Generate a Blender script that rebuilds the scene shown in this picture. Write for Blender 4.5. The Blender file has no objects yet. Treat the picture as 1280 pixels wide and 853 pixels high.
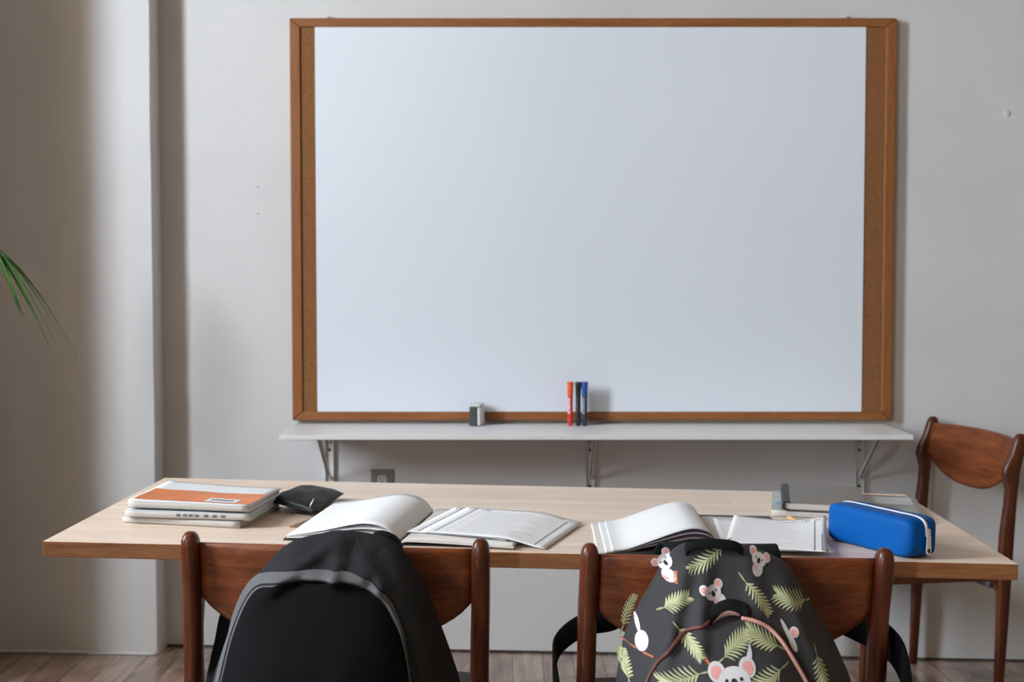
import bpy, bmesh, math, random
from mathutils import Matrix, Vector, noise
random.seed(7)
C = bpy.context.scene.collection
R = math.radians
PI = math.pi

# ------------------------------------------------------------------ materials
def _nt(name):
    m = bpy.data.materials.new(name); m.use_nodes = True
    nt = m.node_tree
    return m, nt, nt.nodes['Principled BSDF']
def N(nt, t, **kw):
    n = nt.nodes.new(t)
    for k, v in kw.items(): setattr(n, k, v)
    return n
def coords(nt, scale=(1, 1, 1), rot=(0, 0, 0)):
    tc = N(nt, 'ShaderNodeTexCoord'); mp = N(nt, 'ShaderNodeMapping')
    mp.inputs['Scale'].default_value = scale; mp.inputs['Rotation'].default_value = rot
    nt.links.new(tc.outputs['Object'], mp.inputs['Vector'])
    return mp.outputs['Vector']
def ramp(nt, fac, stops):
    r = N(nt, 'ShaderNodeValToRGB')
    el = r.color_ramp.elements
    while len(el) < len(stops): el.new(0.5)
    for e, (p, c) in zip(el, stops): e.position = p; e.color = (*c, 1)
    nt.links.new(fac, r.inputs['Fac'])
    return r.outputs['Color']
def noise_tex(nt, vec, scale, detail=4, rough=.55, dist=0):
    n = N(nt, 'ShaderNodeTexNoise')
    n.inputs['Scale'].default_value = scale; n.inputs['Detail'].default_value = detail
    n.inputs['Roughness'].default_value = rough; n.inputs['Distortion'].default_value = dist
    nt.links.new(vec, n.inputs['Vector'])
    return n.outputs['Fac']
def bump(nt, bs, h, strength, dist=.002):
    b = N(nt, 'ShaderNodeBump'); b.inputs['Strength'].default_value = strength; b.inputs['Distance'].default_value = dist
    nt.links.new(h, b.inputs['Height']); nt.links.new(b.outputs['Normal'], bs.inputs['Normal'])
def mixc(nt, fac, a, b, mode='MIX'):
    m = N(nt, 'ShaderNodeMix', data_type='RGBA', blend_type=mode)
    if isinstance(fac, float): m.inputs['Factor'].default_value = fac
    else: nt.links.new(fac, m.inputs['Factor'])
    for s, v in (('A', a), ('B', b)):
        i = [x for x in m.inputs if x.name == s and x.type == 'RGBA'][0]
        if isinstance(v, tuple): i.default_value = (*v, 1)
        else: nt.links.new(v, i)
    return [x for x in m.outputs if x.type == 'RGBA'][0]
def plain(name, col, rough=.5, metal=0., var=.06, scale=40, bmp=0., spec=.5, sheen=0., coat=0.):
    m, nt, bs = _nt(name)
    v = coords(nt); f = noise_tex(nt, v, scale)
    lo = tuple(max(0, c * (1 - var)) for c in col); hi = tuple(min(1, c * (1 + var)) for c in col)
    nt.links.new(ramp(nt, f, [(.3, lo), (.7, hi)]), bs.inputs['Base Color'])
    bs.inputs['Roughness'].default_value = rough; bs.inputs['Metallic'].default_value = metal
    bs.inputs['Specular IOR Level'].default_value = spec
    bs.inputs['Sheen Weight'].default_value = sheen; bs.inputs['Coat Weight'].default_value = coat
    if bmp: bump(nt, bs, f, bmp)
    return m
def wood(name, dark, mid, light, grain='x', rough=.4, coat=.0, sc=1.):
    m, nt, bs = _nt(name)
    s = {'x': (1.2, 14, 14), 'y': (14, 1.2, 14), 'z': (14, 14, 1.2)}[grain]
    v = coords(nt, tuple(q * sc for q in s))
    f1 = noise_tex(nt, v, 3.0, 6, .6, 1.2)
    v2 = coords(nt, tuple(q * 5 * sc for q in s)); f2 = noise_tex(nt, v2, 4.0, 4, .6)
    c1 = ramp(nt, f1, [(.28, dark), (.5, mid), (.72, light)])
    c2 = ramp(nt, f2, [(.35, (.72, .72, .72)), (.65, (1, 1, 1))])
    nt.links.new(mixc(nt, 1., c1, c2, 'MULTIPLY'), bs.inputs['Base Color'])
    bs.inputs['Roughness'].default_value = rough; bs.inputs['Coat Weight'].default_value = coat
    bs.inputs['Coat Roughness'].default_value = .25
    bump(nt, bs, f2, .08, .001)
    return m
def mat_wall(name='plaster', col=(.69, .70, .72)):
    m, nt, bs = _nt(name)
    v = coords(nt); f = noise_tex(nt, v, 2.2, 5, .55); g = noise_tex(nt, v, 60, 4, .6)
    a = tuple(c * .95 for c in col); b = tuple(min(1, c * 1.04) for c in col)
    nt.links.new(ramp(nt, f, [(.3, a), (.7, b)]), bs.inputs['Base Color'])
    bs.inputs['Roughness'].default_value = .62; bs.inputs['Specular IOR Level'].default_value = .3
    mx = N(nt, 'ShaderNodeMath', operation='MULTIPLY_ADD'); nt.links.new(f, mx.inputs[0]); mx.inputs[1].default_value = 6; nt.links.new(g, mx.inputs[2])
    bump(nt, bs, mx.outputs[0], .22, .003)
    return m
def mat_floor():
    m, nt, bs = _nt('worn_floor_planks')
    tc = N(nt, 'ShaderNodeTexCoord'); sx = N(nt, 'ShaderNodeSeparateXYZ'); nt.links.new(tc.outputs['Object'], sx.inputs[0])
    W = .094
    d = N(nt, 'ShaderNodeMath', operation='DIVIDE'); nt.links.new(sx.outputs['X'], d.inputs[0]); d.inputs[1].default_value = W
    fl = N(nt, 'ShaderNodeMath', operation='FLOOR'); nt.links.new(d.outputs[0], fl.inputs[0])
    fr = N(nt, 'ShaderNodeMath', operation='FRACT'); nt.links.new(d.outputs[0], fr.inputs[0])
    wn = N(nt, 'ShaderNodeTexWhiteNoise', noise_dimensions='1D'); nt.links.new(fl.outputs[0], wn.inputs['W'])
    v = coords(nt, (16, 1.6, 1)); f = noise_tex(nt, v, 2.2, 6, .62, .8)
    v2 = coords(nt, (1, 1, 1)); st = noise_tex(nt, v2, 3.2, 5, .6, .4)
    ad = N(nt, 'ShaderNodeMath', operation='MULTIPLY_ADD'); nt.links.new(wn.outputs['Value'], ad.inputs[0]); ad.inputs[1].default_value = .22; nt.links.new(f, ad.inputs[2])
    base = ramp(nt, ad.outputs[0], [(.33, (.12, .060, .040)), (.55, (.32, .195, .14)), (.8, (.52, .38, .30))])
    stain = ramp(nt, st, [(.36, (.34, .36, .38)), (.56, (1, 1, 1))])
    c = mixc(nt, 1., base, stain, 'MULTIPLY')
    gp = N(nt, 'ShaderNodeMath', operation='LESS_THAN'); nt.links.new(fr.outputs[0], gp.inputs[0]); gp.inputs[1].default_value = .035
    c = mixc(nt, gp.outputs[0], c, (.025, .014, .010))
    nt.links.new(c, bs.inputs['Base Color'])
    nt.links.new(ramp(nt, st, [(.3, (.50, .50, .50)), (.7, (.32, .32, .32))]), bs.inputs['Roughness'])
    bs.inputs['Coat Weight'].default_value = 1.0; bs.inputs['Coat Roughness'].default_value = .16; bs.inputs['Coat IOR'].default_value = 1.55
    bump(nt, bs, f, .08, .002)
    return m
def mat_staves():
    m, nt, bs = _nt('beech_staves')
    tc = N(nt, 'ShaderNodeTexCoord'); br = N(nt, 'ShaderNodeTexBrick', offset=.37)
    nt.links.new(tc.outputs['Object'], br.inputs['Vector'])
    br.inputs['Color1'].default_value = (.87, .72, .61, 1); br.inputs['Color2'].default_value = (.80, .63, .51, 1)
    br.inputs['Mortar'].default_value = (.66, .50, .38, 1)
    br.inputs['Scale'].default_value = 1; br.inputs['Mortar Size'].default_value = .0006
    br.inputs['Brick Width'].default_value = .62; br.inputs['Row Height'].default_value = .042
    v = coords(nt, (1.5, 26, 26)); f = noise_tex(nt, v, 3, 6, .6, .5)
    c = mixc(nt, 1., br.outputs['Color'], ramp(nt, f, [(.3, (.86, .84, .81)), (.7, (1.04, 1.04, 1.03))]), 'MULTIPLY')
    nt.links.new(c, bs.inputs['Base Color'])
    bs.inputs['Roughness'].default_value = .42
    bump(nt, bs, f, .05, .001)
    return m
def mat_cork():
    m, nt, bs = _nt('cork')
    v = coords(nt); f = noise_tex(nt, v, 140, 5, .7)
    nt.links.new(ramp(nt, f, [(.3, (.19, .076, .026)), (.6, (.275, .118, .043))]), bs.inputs['Base Color'])
    bs.inputs['Roughness'].default_value = .9; bump(nt, bs, f, .4, .001)
    return m
def mat_board():
    m, nt, bs = _nt('dry_erase_film')
    v = coords(nt)
    # one faint grey smudge left by a rubbed-out mark
    tc = N(nt, 'ShaderNodeTexCoord'); mp = N(nt, 'ShaderNodeMapping'); nt.links.new(tc.outputs['Object'], mp.inputs['Vector'])
    mp.inputs['Location'].default_value = (-.112, 0, -.525)
    ln = N(nt, 'ShaderNodeVectorMath', operation='LENGTH'); nt.links.new(mp.outputs[0], ln.inputs[0])
    f = noise_tex(nt, v, 1.3, 3, .5)
    base = ramp(nt, f, [(.3, (.785, .855, .96)), (.7, (.81, .88, .975))])
    sm = ramp(nt, ln.outputs['Value'], [(.008, (.90, .90, .90)), (.026, (1, 1, 1))])
    nt.links.new(mixc(nt, 1., base, sm, 'MULTIPLY'), bs.inputs['Base Color'])
    bs.inputs['Roughness'].default_value = .38; bs.inputs['Specular IOR Level'].default_value = .35
    return m
def mat_fabric(name, col, rough=.9, weave=900, sheen=.15, var=.15, crease=.5, spec=.12):
    m, nt, bs = _nt(name)
    v = coords(nt); f = noise_tex(nt, v, weave, 2, .5); g = noise_tex(nt, v, 14, 4, .6, .6)
    nt.links.new(ramp(nt, f, [(.3, tuple(c * (1 - var) for c in col)), (.7, tuple(min(1, c * (1 + var)) for c in col))]), bs.inputs['Base Color'])
    bs.inputs['Roughness'].default_value = rough; bs.inputs['Sheen Weight'].default_value = sheen; bs.inputs['Specular IOR Level'].default_value = spec
    mx = N(nt, 'ShaderNodeMath', operation='MULTIPLY_ADD'); nt.links.new(g, mx.inputs[0]); mx.inputs[1].default_value = 5; nt.links.new(f, mx.inputs[2])
    bump(nt, bs, mx.outputs[0], crease, .0025)
    return m

M = dict(
    wall=mat_wall(), floor=mat_floor(), ceiling=mat_wall('ceiling_paint', (.28, .21, .14)), warmwall=mat_wall('brown_plaster', (.26, .185, .115)),
    staves=mat_staves(), edge=wood('beech_edge', (.22, .078, .024), (.30, .12, .040), (.38, .165, .06), 'x', .45),
    teak=wood('teak_panel', (.10, .022, .006), (.23, .056, .014), (.33, .092, .026), 'x', .42, .0),
    stile=wood('dark_teak', (.060, .013, .005), (.115, .026, .008), (.17, .042, .013), 'z', .33, .0),
    seat=mat_fabric('grey_upholstery', (.16, .16, .175), .9, 500),
    frame=wood('oak_veneer_frame', (.28, .096, .026), (.33, .120, .034), (.375, .143, .044), 'x', .5),
    framev=wood('oak_veneer_frame_upright', (.28, .096, .026), (.33, .120, .034), (.375, .143, .044), 'z', .5),
    cork=mat_cork(), board=mat_board(),
    shelf=plain('white_laminate', (.84, .845, .86), .4, var=.02, scale=5),
    bracket=plain('white_steel', (.68, .68, .66), .45, .0, var=.04),
    hole=plain('dark_slot', (.012, .012, .012), .7), steel=plain('zinc_screw', (.55, .55, .55), .3, .9),
    plate=plain('grey_plastic_plate', (.20, .205, .20), .45), recept=plain('ivory_receptacle', (.55, .54, .50), .4),
    red=plain('red_plastic', (.72, .04, .02), .3, coat=.3), redcap=plain('orange_red_cap', (.85, .11, .03), .3, coat=.3),
    blk=plain('black_plastic', (.012, .013, .014), .3, coat=.3), bluecap=plain('blue_cap', (.015, .085, .42), .3, coat=.3),
    navy=plain('navy_barrel', (.012, .03, .075), .3, coat=.3), label=plain('pale_label', (.80, .62, .62), .4), labelg=plain('grey_label', (.30, .36, .44), .4),
    felt=plain('white_felt', (.70, .70, .71), .95, bmp=.3, scale=300), greyplas=plain('charcoal_plastic', (.045, .05, .052), .5),
    paper=plain('white_paper', (.88, .89, .92), .75, var=.01, scale=8), paper2=plain('cream_paper', (.76, .73, .70), .8, var=.03),
    pages=None, ink=plain('grey_ink', (.13, .14, .18), .8), inkl=plain('light_grey_ink', (.34, .36, .42), .8),
    cover=plain('black_card_cover', (.014, .012, .016), .5), purple=plain('plum_endpaper', (.10, .06, .12), .6),
    orange=plain('orange_cover_ink', (.72, .20, .055), .4, var=.14, scale=14), whitecov=plain('white_gloss_cover', (.80, .83, .86), .3, var=.03, scale=10),
    greycov=plain('blue_grey_cover', (.50, .54, .55), .45, var=.12, scale=18), beige=plain('beige_spine', (.50, .45, .39), .6, var=.1, scale=20),
    green=plain('olive_grey_cover', (.20, .215, .18), .3, var=.35, scale=22, coat=.4), taupe=plain('taupe_cover', (.20, .185, .168), .5, var=.05),
    kraft=wood('ruler_wood', (.20, .115, .065), (.27, .165, .095), (.33, .21, .125), 'y', .6),
    leather=plain('black_leatherette', (.0045, .006, .0062), .5, spec=.3, bmp=.25, scale=160), blue=mat_fabric('royal_blue_silicone', (.0003, .085, .34), .5, 700, .0, .05, .1),
    zip=plain('white_zip_tape', (.72, .73, .80), .55), pull=plain('pale_metal_pull', (.72, .71, .74), .35, .3),
    yellow=plain('yellow_pencil_paint', (.70, .46, .16), .4), lead=plain('graphite', (.05, .05, .05), .5), tabblue=plain('blue_tab', (.16, .38, .62), .5),
    hood=mat_fabric('charcoal_canvas', (.026, .027, .030), .85, 700, .0, .2, .6), pocket=mat_fabric('black_mesh_fabric', (.0045, .005, .0058), .95, 1100, .0, .2, .25),
    hem=mat_fabric('grey_hem', (.13, .13, .138), .85, 700, .05, .15, .5), web=mat_fabric('black_webbing', (.008, .0095, .0095), .8, 1300, .0, .25, .3),
    ptex=mat_fabric('charcoal_print_cloth', (.045, .044, .048), .55, 900, .05, .1, .35), pink=plain('salmon_piping', (.60, .30, .25), .6), pinkl=plain('pink_lining', (.55, .32, .28), .7),
    rust=plain('rust_piping', (.14, .04, .03), .6),
    leafp=plain('pale_green_print', (.50, .52, .29), .8, var=.06), leafq=plain('sage_print', (.36, .39, .21), .8, var=.06), koala=plain('pale_grey_print', (.66, .64, .66), .8, var=.03), ear=plain('pink_print', (.78, .36, .33), .8),
    dark=plain('black_print', (.012, .012, .016), .8), branch=plain('rust_print', (.50, .14, .06), .8),
    frond=None, pot=plain('terracotta_pot', (.42, .20, .12), .8, var=.1), soil=plain('potting_soil', (.04, .028, .02), .95, bmp=.6),
    stem=plain('green_stem', (.12, .20, .05), .6), sash=plain('white_window_paint', (.7, .7, .7), .5), spot=plain('chalky_filler', (.66, .66, .665), .8))
def mat_pages():
    m, nt, bs = _nt('page_edges')
    v = coords(nt, (1, 1, 900)); f = noise_tex(nt, v, 2.0, 2, .5)
    nt.links.new(ramp(nt, f, [(.35, (.42, .40, .37)), (.65, (.66, .64, .61))]), bs.inputs['Base Color']); bs.inputs['Roughness'].default_value = .85
    return m
M['pages'] = mat_pages()
def mat_frond():
    m, nt, bs = _nt('palm_leaf')
    v = coords(nt, (20, 20, 20)); f = noise_tex(nt, v, 1.4, 3)
    nt.links.new(ramp(nt, f, [(.3, (.018, .070, .012)), (.7, (.075, .19, .022))]), bs.inputs['Base Color']); bs.inputs['Roughness'].default_value = .38
    return m
M['frond'] = mat_frond()

# ------------------------------------------------------------------ mesh builder
class MB:
    def __init__(s): s.v = []; s.f = []; s.m = []; s.sm = []
    def add(s, vs, fs, mi=0, smooth=True):
        b = len(s.v); s.v += [tuple(p) for p in vs]
        for f in fs: s.f.append(tuple(b + i for i in f)); s.m.append(mi); s.sm.append(smooth)
        return s
    def box(s, x0, x1, y0, y1, z0, z1, mi=0, T=None):
        vs = [(x, y, z) for z in (z0, z1) for y in (y0, y1) for x in (x0, x1)]
        if T: vs = [T @ Vector(p) for p in vs]
        return s.add(vs, [(0, 2, 3, 1), (4, 5, 7, 6), (0, 1, 5, 4), (2, 6, 7, 3), (0, 4, 6, 2), (1, 3, 7, 5)], mi, False)
    def rings(s, rings, cap=True, mi=0, smooth=True, closed=True):
        n = len(rings[0]); vs = [p for r in rings for p in r]; fs = []
        for i in range(len(rings) - 1):
            for j in range(n if closed else n - 1):
                k = (j + 1) % n
                fs.append((i * n + j, i * n + k, (i + 1) * n + k, (i + 1) * n + j))
        if cap and closed:
            fs.append(tuple(range(n - 1, -1, -1))); fs.append(tuple((len(rings) - 1) * n + j for j in range(n)))
        return s.add(vs, fs, mi, smooth)
    def lathe(s, prof, n=20, mi=0, c=(0, 0)):
        return s.rings([[(c[0] + r * math.cos(2 * PI * j / n), c[1] + r * math.sin(2 * PI * j / n), z) for j in range(n)] for r, z in prof], True, mi)
    def prism(s, poly, axis, a, b, mi=0):
        # poly in the two other axes, extruded along axis from a to b
        def P(p, t):
            return {'x': (t, p[0], p[1]), 'y': (p[0], t, p[1]), 'z': (p[0], p[1], t)}[axis]
        n = len(poly); vs = [P(p, a) for p in poly] + [P(p, b) for p in poly]
        fs = [(i, (i + 1) % n, n + (i + 1) % n, n + i) for i in range(n)] + [tuple(range(n - 1, -1, -1)), tuple(range(n, 2 * n))]
        return s.add(vs, fs, mi, False)
    def grid(s, fn, nu, nv, mi=0, thick=0., smooth=True):
        # fn(a,b) -> Vector, a,b in 0..1 ; with thick a second skin below (-z) and rims
        vs = [fn(i / nu, j / nv) for j in range(nv + 1) for i in range(nu + 1)]; w = nu + 1
        fs = [(j * w + i, j * w + i + 1, (j + 1) * w + i + 1, (j + 1) * w + i) for j in range(nv) for i in range(nu)]
        rims = []
        if thick:
            n = len(vs); vs = vs + [Vector(p) - Vector((0, 0, thick)) for p in vs]
            fs += [(n + a, n + d, n + c, n + b) for a, b, c, d in fs]
            for i in range(nu): rims.append((i, n + i, n + i + 1, i + 1)); k = nv * w + i; rims.append((k, k + 1, n + k + 1, n + k))
            for j in range(nv): a = j * w; b = a + w; rims.append((a, b, n + b, n + a)); a += nu; b += nu; rims.append((a, n + a, n + b, b))
        b0 = len(s.v); s.add(vs, fs, mi, smooth)
        for f in rims: s.f.append(tuple(b0 + q for q in f)); s.m.append(mi); s.sm.append(False)
        return s
    def tube(s, pts, rad, n=10, mi=0, cap=True):
        pts = [Vector(p) for p in pts]; rs = []
        up = Vector((.13, .27, .95))
        for i, p in enumerate(pts):
            t = (pts[min(i + 1, len(pts) - 1)] - pts[max(i - 1, 0)]).normalized()
            a = t.cross(up).normalized(); b = t.cross(a).normalized()
            r = rad[i] if isinstance(rad, (list, tuple)) else rad
            rs.append([p + (a * math.cos(2 * PI * k / n) + b * math.sin(2 * PI * k / n)) * r for k in range(n)])
        return s.rings(rs, cap, mi)
    def ribbon(s, pts, wids, thick, mi=0):
        # flat strap: rounded rectangular section, wids = half-width vectors
        rs = []
        for i, p in enumerate(pts):
            t = (pts[min(i + 1, len(pts) - 1)] - pts[max(i - 1, 0)]).normalized()
            w = wids[i] - t * wids[i].dot(t); nrm = t.cross(w).normalized() * thick / 2; e = w * .9
            rs.append([p + w, p + e + nrm, p - e + nrm, p - w, p - e - nrm, p + e - nrm])
        return s.rings(rs, True, mi)
    def build(s, name, mats, parent=None, bevel=0., seg=2, sub=0, auto=None):
        me = bpy.data.meshes.new(name); me.from_pydata(s.v, [], s.f)
        mats = mats if isinstance(mats, (list, tuple)) else [mats]
        for m in mats: me.materials.append(m)
        for p, mi, sm in zip(me.polygons, s.m, s.sm): p.material_index = mi; p.use_smooth = sm
        bm = bmesh.new(); bm.from_mesh(me); bmesh.ops.remove_doubles(bm, verts=bm.verts, dist=1e-6); bmesh.ops.recalc_face_normals(bm, faces=bm.faces); bm.to_mesh(me); bm.free()
        me.update()
        o = bpy.data.objects.new(name, me); C.objects.link(o)
        if parent: o.parent = parent
        if bevel:
            b = o.modifiers.new('b', 'BEVEL'); b.width = bevel; b.segments = seg; b.limit_method = 'ANGLE'; b.angle_limit = R(40)
            for p in me.polygons: p.use_smooth = True
            b.harden_normals = True
        if sub:
            b = o.modifiers.new('s', 'SUBSURF'); b.levels = sub; b.render_levels = sub
        return o
def tag(o, label=None, cat=None, group=None, kind=None):
    for k, v in (('label', label), ('category', cat), ('group', group), ('kind', kind)):
        if v: o[k] = v
    return o
def thing(name, label, cat, mat=None, group=None):
    o = bpy.data.objects.new(name, None); o.empty_display_size = .1; C.objects.link(o)
    if mat is not None: o.matrix_world = mat
    return tag(o, label, cat, group)
def lerp(a, b, t): return a + (b - a) * t
def smooth(t): t = min(1, max(0, t)); return t * t * (3 - 2 * t)
def interp(tab, x):
    if x <= tab[0][0]: return tab[0][1]
    for (a, va), (b, vb) in zip(tab, tab[1:]):
        if x <= b: return lerp(va, vb, (x - a) / (b - a))
    return tab[-1][1]
def catmull(P, n, closed=False):
    P = [Vector(p) for p in P]; out = []; L = len(P)
    for i in range(L if closed else L - 1):
        if closed: a, b, c, d = P[i - 1], P[i], P[(i + 1) % L], P[(i + 2) % L]
        else: a, b, c, d = P[max(i - 1, 0)], P[i], P[i + 1], P[min(i + 2, L - 1)]
        for k in range(n):
            t = k / n
            out.append(.5 * (2 * b + (c - a) * t + (2 * a - 5 * b + 4 * c - d) * t * t + (3 * b - a - 3 * c + d) * t ** 3))
    if not closed: out.append(P[-1])
    return out
def T(x, y, z): return Matrix.Translation((x, y, z))
def RZ(d): return Matrix.Rotation(R(d), 4, 'Z')

# ------------------------------------------------------------------ frames: the old floor slopes down a degree to the right
K = .018
MF = Matrix.Rotation(math.atan(K), 4, 'Y')
MT = MF @ T(.030, -1.7088, 0) @ RZ(-1.65)
TH = .745
def on_table(u, v, rot=0, h=0): return MT @ T(u, v, TH + h) @ RZ(rot)

# ------------------------------------------------------------------ the room
def struct(name, mb, m, bevel=0):
    return tag(mb.build(name, m, None, bevel), kind='structure')
b = MB(); b.grid(lambda a, c: Vector((lerp(-3.1, 3.2, a), lerp(-8.6, .19, c), -K * lerp(-3.1, 3.2, a))), 40, 40, 0, .08); struct('floor', b, M['floor'])
b = MB(); z_ = lambda x: -K * x + .006   # the plaster stops a few millimetres above the sloping floor
b.add([(-3.1, 0, z_(-3.1)), (3.2, 0, z_(3.2)), (3.2, 0, 3.7), (-3.1, 0, 3.7), (-3.1, .2, z_(-3.1)), (3.2, .2, z_(3.2)), (3.2, .2, 3.7), (-3.1, .2, 3.7)], [(0, 1, 2, 3), (7, 6, 5, 4), (0, 4, 5, 1), (1, 5, 6, 2), (2, 6, 7, 3), (3, 7, 4, 0)], 0, False)
b.box(-3.1, 3.2, .03, .2, -.12, .08); struct('wall_back', b, M['wall'])
b = MB(); b.box(3.0, 3.2, -8.6, 0, -.1, 3.7); struct('wall_right', b, M['warmwall'])
b = MB(); b.box(-3.1, 3.2, -8.6, .2, 3.7, 3.8); struct('ceiling', b, M['ceiling'])
# thick left wall pierced by two deep window openings
b = MB(); WX0, WX1 = -3.1, -2.6
WA = (-3.12, -1.75, 1.3, 3.6); WB = (-7.1, -5.9, .75, 2.75)
for y0, y1 in ((WA[1], 0), (WB[1], WA[0]), (-8.6, WB[0])): b.box(WX0, WX1, y0, y1, -.1, 3.7)
for w in (WA, WB): b.box(WX0, WX1, w[0], w[1], -.1, w[2]); b.box(WX0, WX1, w[0], w[1], w[3], 3.7)
struct('wall_left', b, M['warmwall'])
for i, w in enumerate((WA, WB)):
    b = MB(); f = .05; x0, x1 = -3.08, -3.03
    b.box(x0, x1, w[0], w[1], w[2], w[2] + f); b.box(x0, x1, w[0], w[1], w[3] - f, w[3]); b.box(x0, x1, w[0], w[0] + f, w[2] + f, w[3] - f); b.box(x0, x1, w[1] - f, w[1], w[2] + f, w[3] - f)
    struct('window_%d' % (i + 1), b, M['sash'])
# pilaster at the left of the back wall, slightly wavy arris
b = MB(); rows = []
for i in range(61):
    z = lerp(-.05, 3.7, i / 60); e = -1.0965 + .0022 * noise.noise((0, 3.1, z * 3.3)); q = -.105 + .002 * noise.noise((2, 1, z * 2.7))
    rows.append([(-1.62, 0, z), (-1.62, q, z), (e - .004, q, z), (e, q + .004, z), (e, 0, z)])
b.rings(rows, True, 0, False); struct('pillar', b, M['wall'])
b = MB(); b.box(-2.6, -1.62, -.62, 0, -.1, 3.7); struct('wall_pier', b, M['wall'])
# lumpy paint line along the foot of the wall
def skirt(name, x0, x1, yb, dx):
    b = MB(); rows = []
    n = int((x1 - x0) / .02)
    for i in range(n + 1):
        x = lerp(x0, x1, i / n); h = .012 + .008 * noise.noise((x * 9, yb, 1)); d = .004 + .003 * noise.noise((x * 14, 5, yb)); z = -K * x
        rows.append([(x, yb, z), (x, yb - d - .002, z + .001), (x, yb - d, z + h * .7), (x, yb, z + h)])
    b.rings(rows, True, 0, True); return struct(name, b, M['wall'])
skirt('baseboard_left', -1.62, -1.10, -.105, 0)

def disc(name, x, z, r, m, label, cat):
    b = MB(); b.rings([[(rr * math.cos(a * PI / 8), -d, rr * math.sin(a * PI / 8)) for a in range(16)] for rr, d in ((r, -.0005), (r * .9, .0012), (r * .4, .0022))])
    o = b.build(name, m); o.location = (x, 0, z); return tag(o, label, cat)
disc('wall_plug', 1.543, 1.70, .012, M['spot'], 'small round filler bump on the wall right of the whiteboard', 'wall plug')
disc('screw_hole', -.797, 1.473, .0045, M['spot'], 'upper of two small filled screw holes left of the whiteboard', 'screw hole')
disc('screw_hole', -.797, 1.39, .0045, M['spot'], 'lower of two small filled screw holes left of the whiteboard', 'screw hole')

# ------------------------------------------------------------------ whiteboard
X0, X1, Z0, Z1 = -.687, 1.188, .7425, 1.990
ox, oz = (X0 + X1) / 2, Z0
wb = thing('whiteboard', 'large whiteboard in a brown wooden frame with cork strips down both sides', 'whiteboard', T(ox, 0, oz))
hx, hz = (X1 - X0) / 2, Z1 - Z0; fw, ft = .033, .028
def rail(p, axis):
    b = MB(); n = 4; vs = [(q[0], -.031, q[1]) for q in p] + [(q[0], -.002, q[1]) for q in p]
    b.add(vs, [(0, 1, 2, 3), (7, 6, 5, 4)] + [(i, 4 + i, 4 + (i + 1) % 4, (i + 1) % 4) for i in range(4)], 0, False); return b
for p, m in (([(-hx, 0), (hx, 0), (hx - fw, ft), (-hx + fw, ft)], 'frame'), ([(-hx + fw, hz - ft), (hx - fw, hz - ft), (hx, hz), (-hx, hz)], 'frame'),
             ([(-hx, 0), (-hx + fw, ft), (-hx + fw, hz - ft), (-hx, hz)], 'framev'), ([(hx - fw, ft), (hx, 0), (hx, hz), (hx - fw, hz - ft)], 'framev')):
    rail(p, 0).build('frame_rail', M[m], wb, .004, 2)
b = MB(); b.box(-hx + .02, hx - .02, -.0245, -.002, .015, hz - .015); b.build('cork_panel', M['cork'], wb)
b = MB(); b.box(-.609 - ox, 1.094 - ox, -.0275, -.0248, .027, hz - .027); b.build('writing_sheet', M['board'], wb, .001, 1)
for x in (-.565, 1.04):
    b = MB(); b.box(x - ox - .008, x - ox + .008, -.02, -.001, hz, hz + .007); b.build('hanging_clip', M['steel'], wb, .002, 1)

# ------------------------------------------------------------------ shelf
SZ = .732; SD = .33
sh = thing('wall_shelf', 'long white shelf on three slotted wall brackets below the whiteboard', 'shelf', T(.245, 0, SZ))
b = MB(); b.box(-.678 - .245, 1.168 - .245, -SD, -.0015, -.014, 0); b.build('shelf_board', M['shelf'], sh, .0015, 1)
for x in (-.575, .246, 1.095):
    lx = x - .245
    b = MB(); w = .014
    b.box(lx - w, lx + w, -.004, -.0015, -.40, -.015); b.box(lx - w, lx - w + .002, -.014, -.004, -.40, -.015); b.box(lx + w - .002, lx + w, -.014, -.004, -.40, -.015)
    br = b.build('bracket', M['bracket'], sh)
    b = MB(); b.box(lx - .008, lx + .008, -.255, -.012, -.022, -.0145); b.build('arm', M['bracket'], br, .001, 1)
    b = MB(); y0, z0, y1, z1 = -.235, -.018, -.012, -.172
    d = Vector((0, y1 - y0, z1 - z0)).normalized(); nn = Vector((0, -d.z, d.y)) * .005
    for s_ in (-.006, .004):
        vs = [Vector((lx + s_ + q, y, z)) + k * nn for q in (0, .002) for (y, z, k) in ((y0, z0, 1), (y1, z1, 1), (y1, z1, -1), (y0, z0, -1))]
        b.add(vs, [(0, 1, 2, 3), (7, 6, 5, 4), (0, 4, 5, 1), (1, 5, 6, 2), (2, 6, 7, 3), (3, 7, 4, 0)], 0, False)
    vs = [Vector((lx + q, y, z)) + nn for q in (-.006, .006) for (y, z) in ((y0, z0), (y1, z1))]
    b.add(vs, [(0, 1, 3, 2)], 0, False)
    b.build('brace', M['bracket'], br)
    for z in (-.035, -.085, -.20, -.26, -.32):
        b = MB(); b.rings([[(lx + .0045 * math.cos(a * PI / 6), y, z + .0045 * math.sin(a * PI / 6)) for a in range(12)] for y in (-.0042, -.0052)]); b.build('screw_slot', M['hole'], br)
    b = MB(); b.rings([[(lx + r * math.cos(a * PI / 6), y, -.06 + r * math.sin(a * PI / 6)) for a in range(12)] for r, y in ((.006, -.004), (.005, -.0065), (.002, -.0075))]); b.build('screw_head', M['steel'], br)

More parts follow.
